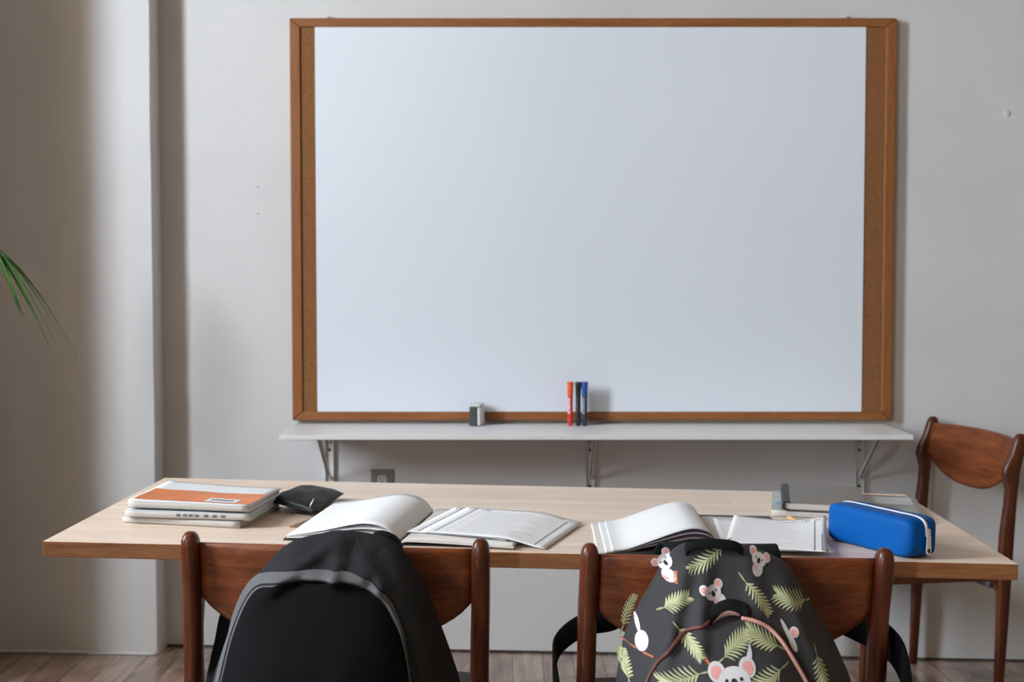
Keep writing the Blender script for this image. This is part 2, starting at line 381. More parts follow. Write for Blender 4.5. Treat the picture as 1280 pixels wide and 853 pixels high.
# whiteboard markers, caps up
def marker(name, x, y, barrel, cap, lab, label):
    t = thing(name, label, 'marker', T(x, y, SZ), 'markers standing on the shelf')
    b = MB(); b.lathe([(.0065, 0), (.0078, .002), (.0082, .02), (.0088, .030), (.0078, .036), (.0078, .088), (.0084, .090), (.0084, .094)], 20); ba = b.build('barrel', barrel, t)
    # printed label wrapped round the barrel
    b = MB(); b.grid(lambda a, c: Vector((.0081 * math.cos(R(lerp(150, 262, a))), .0081 * math.sin(R(lerp(150, 262, a))), lerp(.038, .086, c))), 10, 1); b.build('label', lab, ba)
    b = MB()
    for zz in (.044, .050, .062, .07, .078): b.grid(lambda a, c: Vector((.0083 * math.cos(R(lerp(215, 250, a))), .0083 * math.sin(R(lerp(215, 250, a))), zz + lerp(0, .003, c))), 5, 1)
    b.build('label_print', barrel, ba)
    b = MB(); b.lathe([(.0084, .094), (.0088, .096), (.0094, .115), (.0104, .134), (.0098, .136), (.0075, .1355), (.007, .128)], 20); b.build('cap', cap, t)
marker('whiteboard_marker', .180, -.083, M['red'], M['redcap'], M['label'], 'red whiteboard marker with orange-red cap standing upright on the white shelf')
marker('whiteboard_marker', .2045, -.083, M['blk'], M['blk'], M['greyplas'], 'black whiteboard marker standing upright on the shelf between red and blue ones')
marker('whiteboard_marker', .2245, -.083, M['navy'], M['bluecap'], M['labelg'], 'blue-capped whiteboard marker with dark barrel standing upright on the white shelf')
er = thing('board_eraser', 'small dark whiteboard eraser with pale felt standing on the white shelf', 'eraser', T(-.109, -.07, SZ) @ RZ(-14))
b = MB(); b.box(-.017, .008, -.028, .028, 0, .060); eb = b.build('handle_block', M['greyplas'], er, .004, 3)
b = MB(); b.box(.0082, .018, -.026, .026, .002, .058); b.build('felt_pad', M['felt'], er, .003, 2)
b = MB(); b.box(-.0165, .0175, -.0275, .0275, .0602, .0672); b.build('paper_band', M['felt'], er, .002, 2)

# outlet
ot = thing('power_outlet', 'grey double power outlet on the wall under the white shelf', 'outlet', T(-.409, 0, .469))
b = MB(); b.box(-.0355, .0355, -.006, -.0005, 0, .116); pl = b.build('face_plate', M['plate'], ot, .002, 2)
b = MB(); b.rings([[(.003 * math.cos(a * PI / 6), y, .058 + .003 * math.sin(a * PI / 6)) for a in range(12)] for y in (-.006, -.0072)]); b.build('screw_head', M['steel'], pl)
for z in (.0345, .0835):
    pts = [(.0165 * math.cos(a * PI / 16), .0165 * math.sin(a * PI / 16)) for a in range(32)]; pts = [(max(-.0155, min(.0155, x)), max(-.0135, min(.0135, q)) + z) for x, q in pts]
    b = MB(); b.prism(pts, 'y', -.0085, -.006); rc = b.build('receptacle', M['recept'], ot, .0008, 1)
    b = MB(); b.box(-.0075, -.0050, -.0089, -.0086, z - .001, z + .008); b.box(.0050, .0072, -.0089, -.0086, z, z + .0075); b.box(-.0025, .0025, -.0089, -.0086, z - .0095, z - .0045); b.build('slot', M['hole'], rc)

# ------------------------------------------------------------------ table
tb = thing('table', 'long beech table with a pale butcher-block top standing before the whiteboard', 'table', MT.copy())
tt = .0265
b = MB(); b.box(-.806, .784, -.352, .350, TH - tt, TH)
o = b.build('tabletop', [M['staves'], M['edge']], tb, .002, 2)
for p in o.data.polygons:
    if abs(p.normal.z) < .5: p.material_index = 1
for x in (-.35, .345):
    b = MB(); b.box(x - .03, x + .03, -.26, .26, TH - tt - .04, TH - tt - .0005); b.build('bearer', M['stile'], tb, .003, 2)
    b = MB(); b.rings([[(x + sx * w, .12 + sy * w, z) for sx, sy in ((-1, -1), (1, -1), (1, 1), (-1, 1))] for w, z in ((.028, .055), (.024, .4), (.028, TH - tt - .04))], True, 0, False); b.build('column', M['stile'], tb, .003, 2)
    b = MB(); b.prism([(-.19, .001), (.33, .001), (.33, .03), (.18, .055), (.06, .055), (-.19, .03)], 'x', x - .035, x + .035); b.build('foot', M['stile'], tb, .004, 2)

# ------------------------------------------------------------------ chairs
def make_chair(label):
    t = thing('dining_chair', label, 'chair', None, 'teak dining chairs')
    prof = [(0, -.224, -.200, .0115), (.20, -.232, -.200, .0140), (.40, -.240, -.197, .0152), (.50, -.243, -.201, .0155), (.58, -.246, -.211, .0152), (.625, -.249, -.213, .0152), (.662, -.254, -.200, .0152),
            (.682, -.257, -.203, .0152), (.70, -.261, -.211, .0152), (.72, -.265, -.222, .0152), (.752, -.270, -.232, .0150), (.766, -.2705, -.236, .0138), (.774, -.268, -.240, .0112), (.779, -.263, -.246, .007), (.7805, -.257, -.252, .002)]
    for sx in (-1, 1):
        b = MB(); rs = []
        for z, y0, y1, w in prof:
            cy, ry = (y0 + y1) / 2, (y1 - y0) / 2; ring = []
            for k in range(20):
                a = 2 * PI * k / 20; c, s_ = math.cos(a), math.sin(a)
                ring.append((sx * .231 + w * math.copysign(abs(c) ** .75, c), cy + ry * math.copysign(abs(s_) ** .75, s_), z))
            rs.append(ring)
        b.rings(rs); b.build('back_post', M['stile'], t)
        b = MB(); rs = []
        for z, w in ((0, .0105), (.2, .0135), (.33, .0165), (.386, .017)):
            rs.append([(sx * .222 + w * math.copysign(abs(math.cos(a)) ** .6, math.cos(a)), .190 - .01 * (1 - z / .42) * -1 + w * math.copysign(abs(math.sin(a)) ** .6, math.sin(a)), z) for a in [2 * PI * k / 16 for k in range(16)]])
        b.rings(rs); b.build('leg', M['stile'], t)
        # side rail with curved fillets into post and leg
        top = .389; low = .367; r = .032
        poly = [(-.205, top), (.185, top), (.185, low - r)] + [(.177 - r + r * math.cos(q) , low - r + r * math.sin(q)) for q in [k * PI / 2 / 6 for k in range(7)]] + [(-.197 + r - r * math.cos(q), low - r + r * math.sin(q)) for q in [PI / 2 - k * PI / 2 / 6 for k in range(7)]] + [(-.205, low - r)]
        b = MB(); b.prism(poly, 'x', sx * .226 - .009, sx * .226 + .009); b.build('side_rail', M['stile'], t, .003, 2)
    b = MB(); b.box(-.207, .207, .180, .198, .350, .388); b.build('front_rail', M['stile'], t, .003, 2)
    # backrest: shield shaped, bowed to the rear
    def lowz(x):
        return interp([(0, .594), (.06, .597), (.11, .608), (.15, .624), (.185, .643), (.207, .660), (.2165, .672)], abs(x))
    def pan(a, c, k):
        x = lerp(-.2165, .2165, a); zt = .762 + .005 * (1 - (x / .2165) ** 2); z = lerp(lowz(x), zt, c)
        y = interp([(.61, -.222), (.68, -.234), (.77, -.252)], z) - .026 * (1 - (x / .2165) ** 2)
        e = 1 - max(0, (c - .9) / .1) ** 2 * .5 - max(0, (.06 - c) / .06) ** 2 * .5
        return Vector((x, y + k * .0065 * e, z))
    b = MB(); nu, nc = 32, 16; ringl = []
    for i in range(nu + 1):
        a = i / nu; ringl.append([pan(a, j / nc, -1) for j in range(nc + 1)] + [pan(a, j / nc, 1) for j in range(nc, -1, -1)])
    b.rings(ringl); b.build('backrest', M['teak'], t)
    # seat pad
    def sq(k, z, inset):
        a = 2 * PI * k / 48; c, s_ = math.cos(a), math.sin(a)
        u, v = math.copysign(abs(c) ** .3, c), math.copysign(abs(s_) ** .3, s_)
        y = lerp(-.190, .222, (v + 1) / 2); hw = lerp(.200, .243, (v + 1) / 2) - inset
        if abs(v) > 0: y -= math.copysign(inset, v) * abs(v)
        return (u * hw, y, z + (.010 if y > 0 else -.004) * smooth(abs(y) / .2))
    b = MB(); b.rings([[sq(k, z, i) for k in range(48)] for z, i in ((.3905, .03), (.3905, .012), (.395, .003), (.403, 0), (.412, .002), (.419, .010), (.423, .03), (.425, .09))]); b.build('seat', M['seat'], t)
    b = MB(); b.box(-.2, .2, -.214, -.194, .338, .389); b.build('rear_apron', M['seat'], t, .004, 2)
    return t
def copy_tree(o, parent=None):
    c = o.copy(); C.objects.link(c); c.parent = parent
    for ch in list(o.children): copy_tree(ch, c)
    return c
ch1 = make_chair('teak dining chair with the plain black backpack hanging on it')
ch2 = copy_tree(ch1); ch2['label'] = 'teak dining chair with the koala print backpack hanging on it'
ch3 = copy_tree(ch1); ch3['label'] = 'empty teak dining chair beyond the right end of the table, facing sideways'
ch1.matrix_world = MF @ T(-.286, -1.866, 0) @ RZ(-1.8)
ch2.matrix_world = MF @ T(.336, -1.893, 0) @ RZ(.6)
ch3.matrix_world = MF @ T(1.106, -.318, 0) @ RZ(103)

# ------------------------------------------------------------------ backpacks
class Pillow:
    """soft bag body: outline in x,z, bulging to -y"""
    def __init__(s, outline, centre, g, p=3.2, q=1.9, back=.02, ridges=(), nz=.0):
        s.c = centre; s.g = g; s.p = p; s.q = q; s.back = back; s.rd = ridges; s.nz = nz
        pts = catmull([(x, 0, z) for x, z in outline], 8, True)
        tab = sorted((math.atan2(v.z - centre[1], v.x - centre[0]), math.hypot(v.z - centre[1], v.x - centre[0])) for v in pts)
        s.tab = [(tab[-1][0] - 2 * PI, tab[-1][1])] + tab + [(tab[0][0] + 2 * PI, tab[0][1])]
    def rad(s, th): return interp(s.tab, th)
    def depth(s, x, z):
        dx, dz = x - s.c[0], z - s.c[1]; d = math.hypot(dx, dz)
        r = min(1, d / s.rad(math.atan2(dz, dx))) if d > 1e-6 else 0
        base = s.g(x, z) * (1 - r ** s.p) ** (1 / s.q)
        e = 1 - r ** 5
        for (ax, az), (bx, bz), w, amp in s.rd:
            L2 = (bx - ax) ** 2 + (bz - az) ** 2; t = min(1, max(0, ((x - ax) * (bx - ax) + (z - az) * (bz - az)) / L2))
            dd = math.hypot(x - ax - t * (bx - ax), z - az - t * (bz - az)); base += e * amp * math.exp(-(dd / w) ** 2)
        if s.nz: base += e * s.nz * (noise.noise((x * 11, z * 7, 2.3)) + .5 * noise.noise((x * 26, z * 17, 5.1)))
        return base
    def mesh(s, b, na=150, nr=40, mi=0):
        rs = []
        for i in range(nr):
            r = 1 - (i / nr) ** 1.0
            r = math.sin(r * PI / 2)
            rs.append((r, 1))
        fr = []
        for r, _ in rs[::1]:
            ring = []
            for k in range(na):
                th = -PI + 2 * PI * k / na; d = s.rad(th) * r; x = s.c[0] + d * math.cos(th); z = s.c[1] + d * math.sin(th)
                ring.append((x, -s.depth(x, z), z))
            fr.append(ring)
        bk = []
        for r in (.15, .5, .8, .93, .98):
            ring = []
            for k in range(na):
                th = -PI + 2 * PI * k / na; d = s.rad(th) * r
                ring.append((s.c[0] + d * math.cos(th), s.back * (1 - r ** 4) ** .5, s.c[1] + d * math.sin(th)))
            bk.append(ring)
        b.rings(bk + fr, True, mi)
        return b
def strip(fn, pts, b, w0, w1, off, mi=0, nw=5, taper=None):
    """band along a 2-D curve lying on a surface fn(x,z)->depth; w0,w1 offsets along the left normal"""
    rs = []
    n = len(pts)
    for i, p in enumerate(pts):
        t = (pts[min(i + 1, n - 1)] - pts[max(i - 1, 0)]).normalized(); nx, nz = -t.z, t.x
        k = taper(i / (n - 1)) if taper else 1
        row = []
        for j in range(nw + 1):
            s_ = lerp(w0, w1, j / nw) * k; x, z = p.x + nx * s_, p.z + nz * s_
            row.append((x, -(fn(x, z) + off * math.sin(PI * min(1, .12 + .88 * j / nw))), z))
        rs.append(row)
    return b.rings(rs, False, mi, True, False)

# --- black backpack
bx, by, bz = -.27, -2.195, .365
def W1(p): return (p[0] - bx, p[1] - bz)
out1 = [W1(p) for p in [(-.459, .573), (-.437, .639), (-.415, .689), (-.384, .744), (-.341, .787), (-.292, .802), (-.256, .807), (-.195, .797), (-.165, .775), (-.134, .726), (-.11, .664), (-.092, .614), (-.08, .573), (-.07, .50), (-.072, .43), (-.10, .378), (-.18, .366), (-.27, .365), (-.36, .366), (-.44, .378), (-.472, .43), (-.474, .50)]]
rid1 = [((.008, .438), (-.085, .368), .0105, .022), ((-.085, .368), (-.125, .335), .013, .014), ((.012, .432), (.006, .378), .008, .020), ((.045, .410), (.078, .368), .011, .020), ((-.055, .415), (-.140, .325), .012, .016), ((.075, .372), (.120, .350), .009, .016), ((.10, .40), (.15, .27), .018, .014), ((-.165, .30), (-.185, .15), .012, .012), ((-.03, .384), (.05, .379), .007, .010), ((.02, .400), (.050, .384), .007, .012)]
bag1 = thing('backpack', 'plain black backpack with a grey hem, hanging on the left dining chair', 'backpack', T(bx, by, bz))
P1 = Pillow(out1, (0, .20), lambda x, z: lerp(.165, .045, smooth((z - .20) / .25)), 3.0, 1.8, .018, rid1, .004)
b = MB(); P1.mesh(b); b.build('body', M['hood'], bag1)
arc1 = [W1(p) for p in [(-.436, .50), (-.434, .56), (-.428, .604), (-.418, .664), (-.400, .709), (-.377, .732), (-.333, .742), (-.279, .744), (-.237, .740), (-.196, .722), (-.169, .686), (-.155, .652), (-.145, .604), (-.138, .55), (-.135, .50)]]
pk_out = arc1 + [W1(p) for p in [(-.14, .44), (-.17, .395), (-.285, .385), (-.40, .395), (-.43, .44)]]
P1p = Pillow(pk_out, (-.015, .18), lambda x, z: .022, 5, 1.6, 0)
def pk1(x, z): return P1.depth(x, z) + .003 + P1p.depth(x, z)
def pocket_mesh(Pk, fn, body, na=120, nr=26):
    b = MB(); rs = []
    for i in range(nr + 1):
        r = math.sin((1 - i / (nr + .6)) * PI / 2); ring = []
        for k in range(na):
            th = -PI + 2 * PI * k / na; d = Pk.rad(th) * r; x = Pk.c[0] + d * math.cos(th); z = Pk.c[1] + d * math.sin(th)
            ring.append((x, -fn(x, z), z))
        rs.append(ring)
    first = [(p[0], -(body(p[0], p[2]) - .006), p[2]) for p in rs[0]]
    b.rings([first] + rs, True); return b
pocket_mesh(P1p, pk1, P1.depth).build('front_pocket', M['pocket'], bag1)
ac = catmull([(x, 0, z) for x, z in arc1], 8)
b = MB(); strip(lambda x, z: P1.depth(x, z) + .004, ac, b, -.003, .0125, .010, 0, 6, lambda t: 1.0 if t < .55 else lerp(1., .12, smooth((t - .55) / .25))); b.build('hem', M['hem'], bag1)
ns = [Vector((p.x, -(P1.depth(p.x, p.z) + .010), p.z)) for p in ac]
b = MB(); b.tube(ns, .0022, 8); b.build('piping', M['hood'], bag1)
def strap(name, pts, wid, thick, m, parent, origin):
    P = [Vector(p[:3]) - Vector(origin) for p in pts]; c = catmull(P, 8)
    ws = catmull([p[3:6] for p in pts], 8); ws = [w.normalized() * wid for w in ws]
    b = MB(); b.ribbon(c, ws, thick); return b.build(name, m, parent)
o1 = (bx, by, bz)
strap('shoulder_strap', [(-.300, -2.19, .755, 1, 0, 0), (-.300, -2.172, .775, 1, 0, 0), (-.302, -2.135, .780, 1, 0, -.1), (-.315, -2.095, .755, 1, 0, -.2), (-.37, -2.072, .715, 1, 0, .45), (-.445, -2.068, .672, 1, 0, .35), (-.466, -2.075, .60, 1, .1, .25), (-.476, -2.11, .52, 1, .3, .2), (-.475, -2.15, .45, 1, .3, 0), (-.44, -2.18, .41, 1, .2, 0)], .019, .006, M['web'], bag1, o1)
strap('shoulder_strap', [(-.225, -2.19, .755, 1, 0, 0), (-.225, -2.172, .775, 1, 0, 0), (-.225, -2.135, .778, 1, 0, 0), (-.222, -2.10, .750, 1, 0, 0), (-.215, -2.085, .68, 1, 0, 0), (-.205, -2.085, .60, 1, 0, 0), (-.19, -2.11, .52, 1, 0, 0), (-.17, -2.15, .45, 1, 0, 0), (-.16, -2.18, .41, 1, 0, 0)], .019, .006, M['web'], bag1, o1)
b = MB(); b.ribbon(catmull([Vector((.052, .014, .418)), Vector((.060, .012, .432)), Vector((.075, .010, .433)), Vector((.092, .012, .424)), Vector((.100, .014, .410))], 5), [Vector((0, .009, .003))] * 21, .004); b.build('top_handle', M['web'], bag1)

# --- koala print backpack
kx, ky, kz = .345, -2.212, .365
def W2(p): return (p[0] - kx, p[1] - kz)
out2 = [W2(p) for p in [(.157, .573), (.165, .622), (.172, .655), (.192, .697), (.211, .731), (.228, .762), (.246, .783), (.27, .793), (.305, .796), (.347, .790), (.384, .777), (.415, .760), (.437, .728), (.459, .692), (.482, .655), (.501, .614), (.516, .573), (.528, .50), (.525, .43), (.49, .378), (.42, .366), (.335, .364), (.25, .366), (.18, .378), (.152, .43), (.15, .50)]]
rid2 = [((-.085, .40), (-.125, .29), .012, .018), ((-.055, .40), (-.078, .30), .010, .015), ((.008, .41), (.015, .345), .016, .012), ((.062, .37), (.105, .25), .013, .015), ((.10, .35), (.148, .20), .011, .013), ((-.125, .26), (-.15, .13), .011, .013), ((-.11, .31), (-.15, .24), .009, .010)]
bag2 = thing('backpack', 'charcoal backpack printed with koalas and palm leaves, hanging on a dining chair', 'backpack', T(kx, ky, kz))
P2 = Pillow(out2, (-.005, .19), lambda x, z: lerp(.165, .05, smooth((z - .19) / .25)), 3.0, 1.8, .018, rid2, .004)
arc2 = [W2(p) for p in [(.150 + .03, .50), (.183, .56), (.192, .604), (.212, .642), (.245, .676), (.279, .692), (.318, .699), (.355, .695), (.382, .677), (.405, .642), (.424, .604), (.436, .56), (.442, .50)]]
pk2_out = arc2 + [W2(p) for p in [(.43, .42), (.39, .386), (.31, .38), (.23, .386), (.185, .43)]]
P2p = Pillow(pk2_out, (-.03, .17), lambda x, z: .024, 5, 1.6, 0)
def pk2(x, z): return P2.depth(x, z) + .003 + P2p.depth(x, z)
PRM = [M['ptex'], M['leafp'], M['leafq'], M['koala'], M['ear'], M['dark'], M['branch']]
def decal(b, fn, poly, mi, off=.0012):
    """filled 2-D polygon laid on the cloth, split finely so that it follows it"""
    cx = sum(p[0] for p in poly) / len(poly); cz = sum(p[1] for p in poly) / len(poly); n = len(poly); R_ = 3
    vs = [(cx, -(fn(cx, cz) + off), cz)]
    for i in range(1, R_ + 1):
        for p in poly:
            x, z = lerp(cx, p[0], i / R_), lerp(cz, p[1], i / R_); vs.append((x, -(fn(x, z) + off), z))
    fs = [(0, 1 + k, 1 + (k + 1) % n) for k in range(n)]
    for i in range(R_ - 1):
        for k in range(n): fs.append((1 + i * n + k, 1 + (i + 1) * n + k, 1 + (i + 1) * n + (k + 1) % n, 1 + i * n + (k + 1) % n))
    b.add(vs, fs, mi, True)
def blade(b, fn, p0, p1, bend, w, mi, off=.0010):
    d = Vector((p1[0] - p0[0], p1[1] - p0[1])); L = d.length; d.normalize(); n = Vector((-d.y, d.x)); rs = []
    for i in range(6):
        t = i / 5; c = Vector(p0) + d * L * t + n * bend * L * 4 * t * (1 - t) * .5; hw = w * (.45 + 1.1 * t * (1 - t) * 2) * (1 if i < 5 else .05) * .7
        rs.append([(q.x, -(fn(q.x, q.y) + off), q.y) for q in (c + n * hw, c - n * hw)])
    b.rings(rs, False, mi, True, False)
def palm_leaf(b, fn, base, tip, width, mi=1, n=10, bend=.12):
    p0, p1 = Vector(base), Vector(tip); d = (p1 - p0); L = d.length; d.normalize(); nn = Vector((-d.y, d.x))
    sp = lambda t: p0 + d * L * t + nn * bend * L * 4 * t * (1 - t) * .5
    blade(b, fn, p0 - d * L * .35, p0, 0, .0016, 2); 
    rs = []
    for i in range(9):
        c = sp(i / 8); rs.append([(q.x, -(fn(q.x, q.y) + .0011), q.y) for q in (c + nn * .0011, c - nn * .0011)])
    b.rings(rs, False, 2, True, False)
    for i in range(n):
        t = .03 + .93 * i / (n - 1); c = sp(t); l = width * (.75 + 1.5 * t * (1 - t) ** .8) * (1 if t < .9 else .75)
        for s_ in (-1, 1):
            a = (d * (.75 + .5 * t) + nn * s_ * 1.0 * (1 - .45 * t)).normalized()
            blade(b, fn, c, c + a * l, -.16 * s_, .00165, mi if s_ > 0 else (1 if i % 3 else 2))
def ell(cx, cz, rx, rz, rot=0, n=20):
    c, s_ = math.cos(R(rot)), math.sin(R(rot))
    return [(cx + rx * math.cos(2 * PI * k / n) * c - rz * math.sin(2 * PI * k / n) * s_, cz + rx * math.cos(2 * PI * k / n) * s_ + rz * math.sin(2 * PI * k / n) * c) for k in range(n)]
def koala(b, fn, x, z, s, rot, body=(.2, -1.0), flip=1, branch=True, face=True):
    """round head, two big ears with pink insides, dark nose and eyes, small body on a twig"""
    c, sn = math.cos(R(rot)), math.sin(R(rot))
    def Q(u, v): u *= flip; return (x + s * (u * c - v * sn), z + s * (u * sn + v * c))
    def E(u, v, ru, rv, mi, off, rr=0): p = Q(u, v); decal(b, fn, ell(p[0], p[1], ru * s, rv * s, rot + rr * flip), mi, off)
    if branch: decal(b, fn, [Q(-.9, -1.75), Q(1.2, -1.45), Q(1.2, -1.25), Q(-.9, -1.55)], 6, .0010)
    E(body[0], body[1], .72, .85, 3, .0012, 12)
    E(-.95, .62, .52, .55, 3, .0014); E(-.98, .60, .34, .36, 4, .0018)
    E(.95, .62, .52, .55, 3, .0014); E(.98, .60, .34, .36, 4, .0018)
    E(0, 0, .98, .82, 3, .0020)
    if face: E(-.02, -.12, .22, .34, 5, .0026); E(-.46, .12, .10, .11, 5, .0026); E(.44, .12, .10, .11, 5, .0026)
    E(body[0] - .5, body[1] + .1, .16, .42, 4, .0024, 25)
b = MB(); P2.mesh(b)
f = P2.depth
palm_leaf(b, f, (-0.0292, 0.4241), (-0.0789, 0.3957), 0.0162)
palm_leaf(b, f, (0.0007, 0.377), (0.028, 0.3391), 0.0138)
palm_leaf(b, f, (0.0922, 0.3464), (0.0501, 0.36), 0.0208)
palm_leaf(b, f, (-0.1197, 0.3401), (-0.0882, 0.3558), 0.0162)
palm_leaf(b, f, (-0.1756, 0.3005), (-0.1583, 0.3432), 0.0115)
palm_leaf(b, f, (0.0947, 0.2824), (0.0973, 0.2399), 0.0162)
palm_leaf(b, f, (-0.1726, 0.2357), (-0.1773, 0.2643), 0.0127)
koala(b, f, -.1150, .3995, .0120, 46, (-.75, -1.25), 1, False)
decal(b, f, [(-.104, .3735), (-.0995, .3735), (-.0985, .390), (-.103, .390)], 6)
koala(b, f, -.049, .3640, .0125, 18, (.45, -1.05), 1, True)
koala(b, f, .0251, .405, .0115, -28, (.15, -1.05), 1, False)
decal(b, f, ell(-.1535, .2915, .0085, .0135, -18), 3); decal(b, f, ell(-.1575, .3110, .0030, .0105, 8), 3); decal(b, f, [(-.180, .2835), (-.162, .2815), (-.162, .2787), (-.180, .281)], 6); decal(b, f, [(-.153, .2795), (-.1395, .2775), (-.1395, .2752), (-.153, .2768)], 6)
decal(b, f, ell(.0560, .3105, .0032, .0215, 25), 3, .0014); decal(b, f, ell(.0610, .2990, .0045, .0115, 22), 3, .0012); decal(b, f, ell(.0648, .3126, .0072, .0072), 3, .0018); decal(b, f, ell(.0655, .3122, .0050, .0050), 4, .0024)
b.build('body', PRM, bag2)
b = pocket_mesh(P2p, pk2, P2.depth); f = pk2
palm_leaf(b, f, (-0.1027, 0.3172), (-0.0794, 0.2903), 0.0150)
palm_leaf(b, f, (-0.0439, 0.2903), (-0.0109, 0.3122), 0.0185)
palm_leaf(b, f, (0.0351, 0.3012), (-0.0019, 0.3212), 0.0185)
palm_leaf(b, f, (-0.0809, 0.2694), (-0.1317, 0.2554), 0.0196)
palm_leaf(b, f, (0.0335, 0.2754), (-0.0102, 0.2574), 0.0185)
koala(b, f, -.0335, .2620, .0230, 8, (.1, -1.2), 1, False)
decal(b, f, [(-.0175, .283), (-.0085, .276), (-.0045, .295), (-.0060, .308), (-.0095, .300)], 3, .0016)
decal(b, f, [(-.0725, .2865), (-.0690, .2885), (-.0540, .2700), (-.0575, .2680)], 6)
b.build('front_pocket', PRM, bag2)
ac2 = catmull([(x, 0, z) for x, z in arc2], 8); half = len(ac2) // 2
for seg, m in ((ac2[:half - 5], 'rust'), (ac2[half + 3:], 'pink')):
    b = MB(); b.tube([Vector((p.x, -(P2.depth(p.x, p.z) + .010), p.z)) for p in seg], .0030, 8); b.build('piping', M[m], bag2)
# zip flap at the head of the pocket, folded open to its pink lining
b = MB()
def flap(a, c):
    x = lerp(-.060, -.004, a); z0 = .323 + .008 * math.sin(PI * a) + .010 * a; z = lerp(z0, z0 + .020, c)
    return Vector((x, -(P2.depth(x, z) + .006 + .016 * math.sin(PI * c) ** .7 * (1 - .3 * a)), z))
b.grid(flap, 14, 8); fo = b.build('zip_flap', M['web'], bag2)
b = MB(); b.grid(lambda a, c: (lambda v: Vector((v.x, v.y - .0025, v.z)))(flap(lerp(.08, .80, a), lerp(.05, .05 + .42 * math.sin(PI * (a * .75 + .12)), c))), 14, 6); b.build('flap_lining', M['pinkl'], fo)
b = MB(); b.ribbon(catmull([Vector((-.083, -.016, .411)), Vector((-.080, -.020, .424)), Vector((-.058, -.022, .429)), Vector((-.02, -.022, .427)), Vector((-.004, -.020, .421)), Vector((.003, -.016, .406))], 6), [Vector((0, .004, .0072))] * 31, .004); b.build('top_handle', M['web'], bag2)
o2 = (kx, ky, kz)
strap('shoulder_strap', [(.266, -2.20, .752, 1, 0, 0), (.262, -2.178, .770, 1, 0, 0), (.256, -2.125, .773, 1, 0, 0), (.248, -2.095, .750, 1, 0, 0), (.225, -2.078, .69, 1, 0, .5), (.175, -2.074, .645, .3, 0, 1), (.118, -2.066, .628, .2, 0, 1), (.072, -2.10, .598, .05, .3, 1), (.070, -2.175, .555, .0, .3, 1), (.088, -2.235, .50, .3, .3, .8), (.14, -2.24, .44, .7, .3, .5), (.18, -2.23, .40, 1, .2, .3)], .023, .006, M['web'], bag2, o2)
strap('shoulder_strap', [(.382, -2.20, .745, 1, 0, 0), (.384, -2.178, .766, 1, 0, 0), (.390, -2.125, .769, 1, 0, 0), (.405, -2.092, .745, 1, 0, 0), (.44, -2.082, .70, 1, 0, -.6), (.490, -2.072, .655, .5, 0, -1), (.555, -2.058, .630, .1, 0, -1), (.611, -2.10, .600, -.05, .3, -1), (.612, -2.180, .560, .0, .3, -1), (.588, -2.240, .505, -.3, .3, -.8), (.545, -2.24, .45, -.7, .3, -.5), (.50, -2.23, .40, -1, .2, -.3)], .030, .006, M['web'], bag2, o2)

# ------------------------------------------------------------------ books at the left end
def soft_book(name, label, cat, mat, w, d, h, cov, edge, curl=0., group=None):
    t = thing(name, label, cat, mat, group); ct = .0012
    def zz(a, c): return curl * (1 - a) ** 2 * (.35 + .65 * c) + .0012 * noise.noise((a * 4, c * 3, w * 50))
    def lay(z0, k):
        return lambda a, c: Vector((lerp(-w / 2, w / 2, a), lerp(-d / 2, d / 2, c), z0 + k * max(0, zz(a, c))))
    b = MB()
    # page block with page-edge texture on its three open sides
    vs_t = lay(h - ct, 1); vs_b = lay(ct, 0)
    def shell(b, top, bot, n=14, mi=0):
        loop = [(i / n, 0) for i in range(n)] + [(1, j / n) for j in range(n)] + [(1 - i / n, 1) for i in range(n)] + [(0, 1 - j / n) for j in range(n)]
        rt = [top(a, c) for a, c in loop]; rb = [bot(a, c) for a, c in loop]; b.rings([rb, rt], False, mi, False)
        b.grid(top, n, n, mi); b.grid(bot, n, n, mi)
    ins = .003
    tp = lambda a, c: vs_t(lerp(.01, .985, a), lerp(.012, .985, c)); bt = lambda a, c: vs_b(lerp(.01, .985, a), lerp(.012, .985, c))
    shell(b, tp, bt); b.build('page_block', edge, t)
    b = MB(); shell(b, lay(h, 1), lay(h - ct, 1)); top = b.build('front_cover', cov, t)
    b = MB(); shell(b, lay(ct, 0), lay(0, 0)); b.build('back_cover', cov, t)
    b = MB(); 
    rs = []
    for i in range(15):
        a = i / 14; p, q = lay(h, 1)(a, 0), lay(0, 0)(a, 0)
        rs.append([(p.x, p.y, p.z), (p.x, p.y - .0022, lerp(p.z, q.z, .15)), (p.x, p.y - .0025, lerp(p.z, q.z, .5)), (p.x, p.y - .0022, lerp(p.z, q.z, .85)), (p.x, q.y, q.z), (p.x, q.y + .002, lerp(p.z, q.z, .7)), (p.x, p.y + .002, lerp(p.z, q.z, .3))])
    b.rings(rs); sp = b.build('spine', edge if not isinstance(edge, list) else edge[0], t)
    return t, lay(h, 1), top, sp
BG = 'textbooks stacked at the left end of the table'
t, _, _, sp = soft_book('textbook', 'thin beige book lying lowest in the stack at the left end of the table', 'book', on_table(-.606, -.083, -8, .0005), .218, .216, .0108, M['beige'], M['pages'], 0, BG)
t, _, _, sp = soft_book('textbook', 'pale blue-grey book in the middle of the stack under the orange one', 'book', on_table(-.603, -.104, -3, .0132), .226, .182, .0110, M['greycov'], M['pages'], .003, BG)
b = MB()
for i, x in enumerate([-.02, -.008, .002, .013, .03, .045, .06]): b.box(x, x + .007, -.182 / 2 - .0031, -.182 / 2 - .0026, .0045, .0085)
b.build('spine_print', M['ink'], sp)
t, top3, tc, sp = soft_book('textbook', 'white book with a wide orange band and a label, topmost of the stack', 'book', on_table(-.600, -.090, -5, .0284), .220, .200, .0110, M['whitecov'], M['pages'], .007, BG)
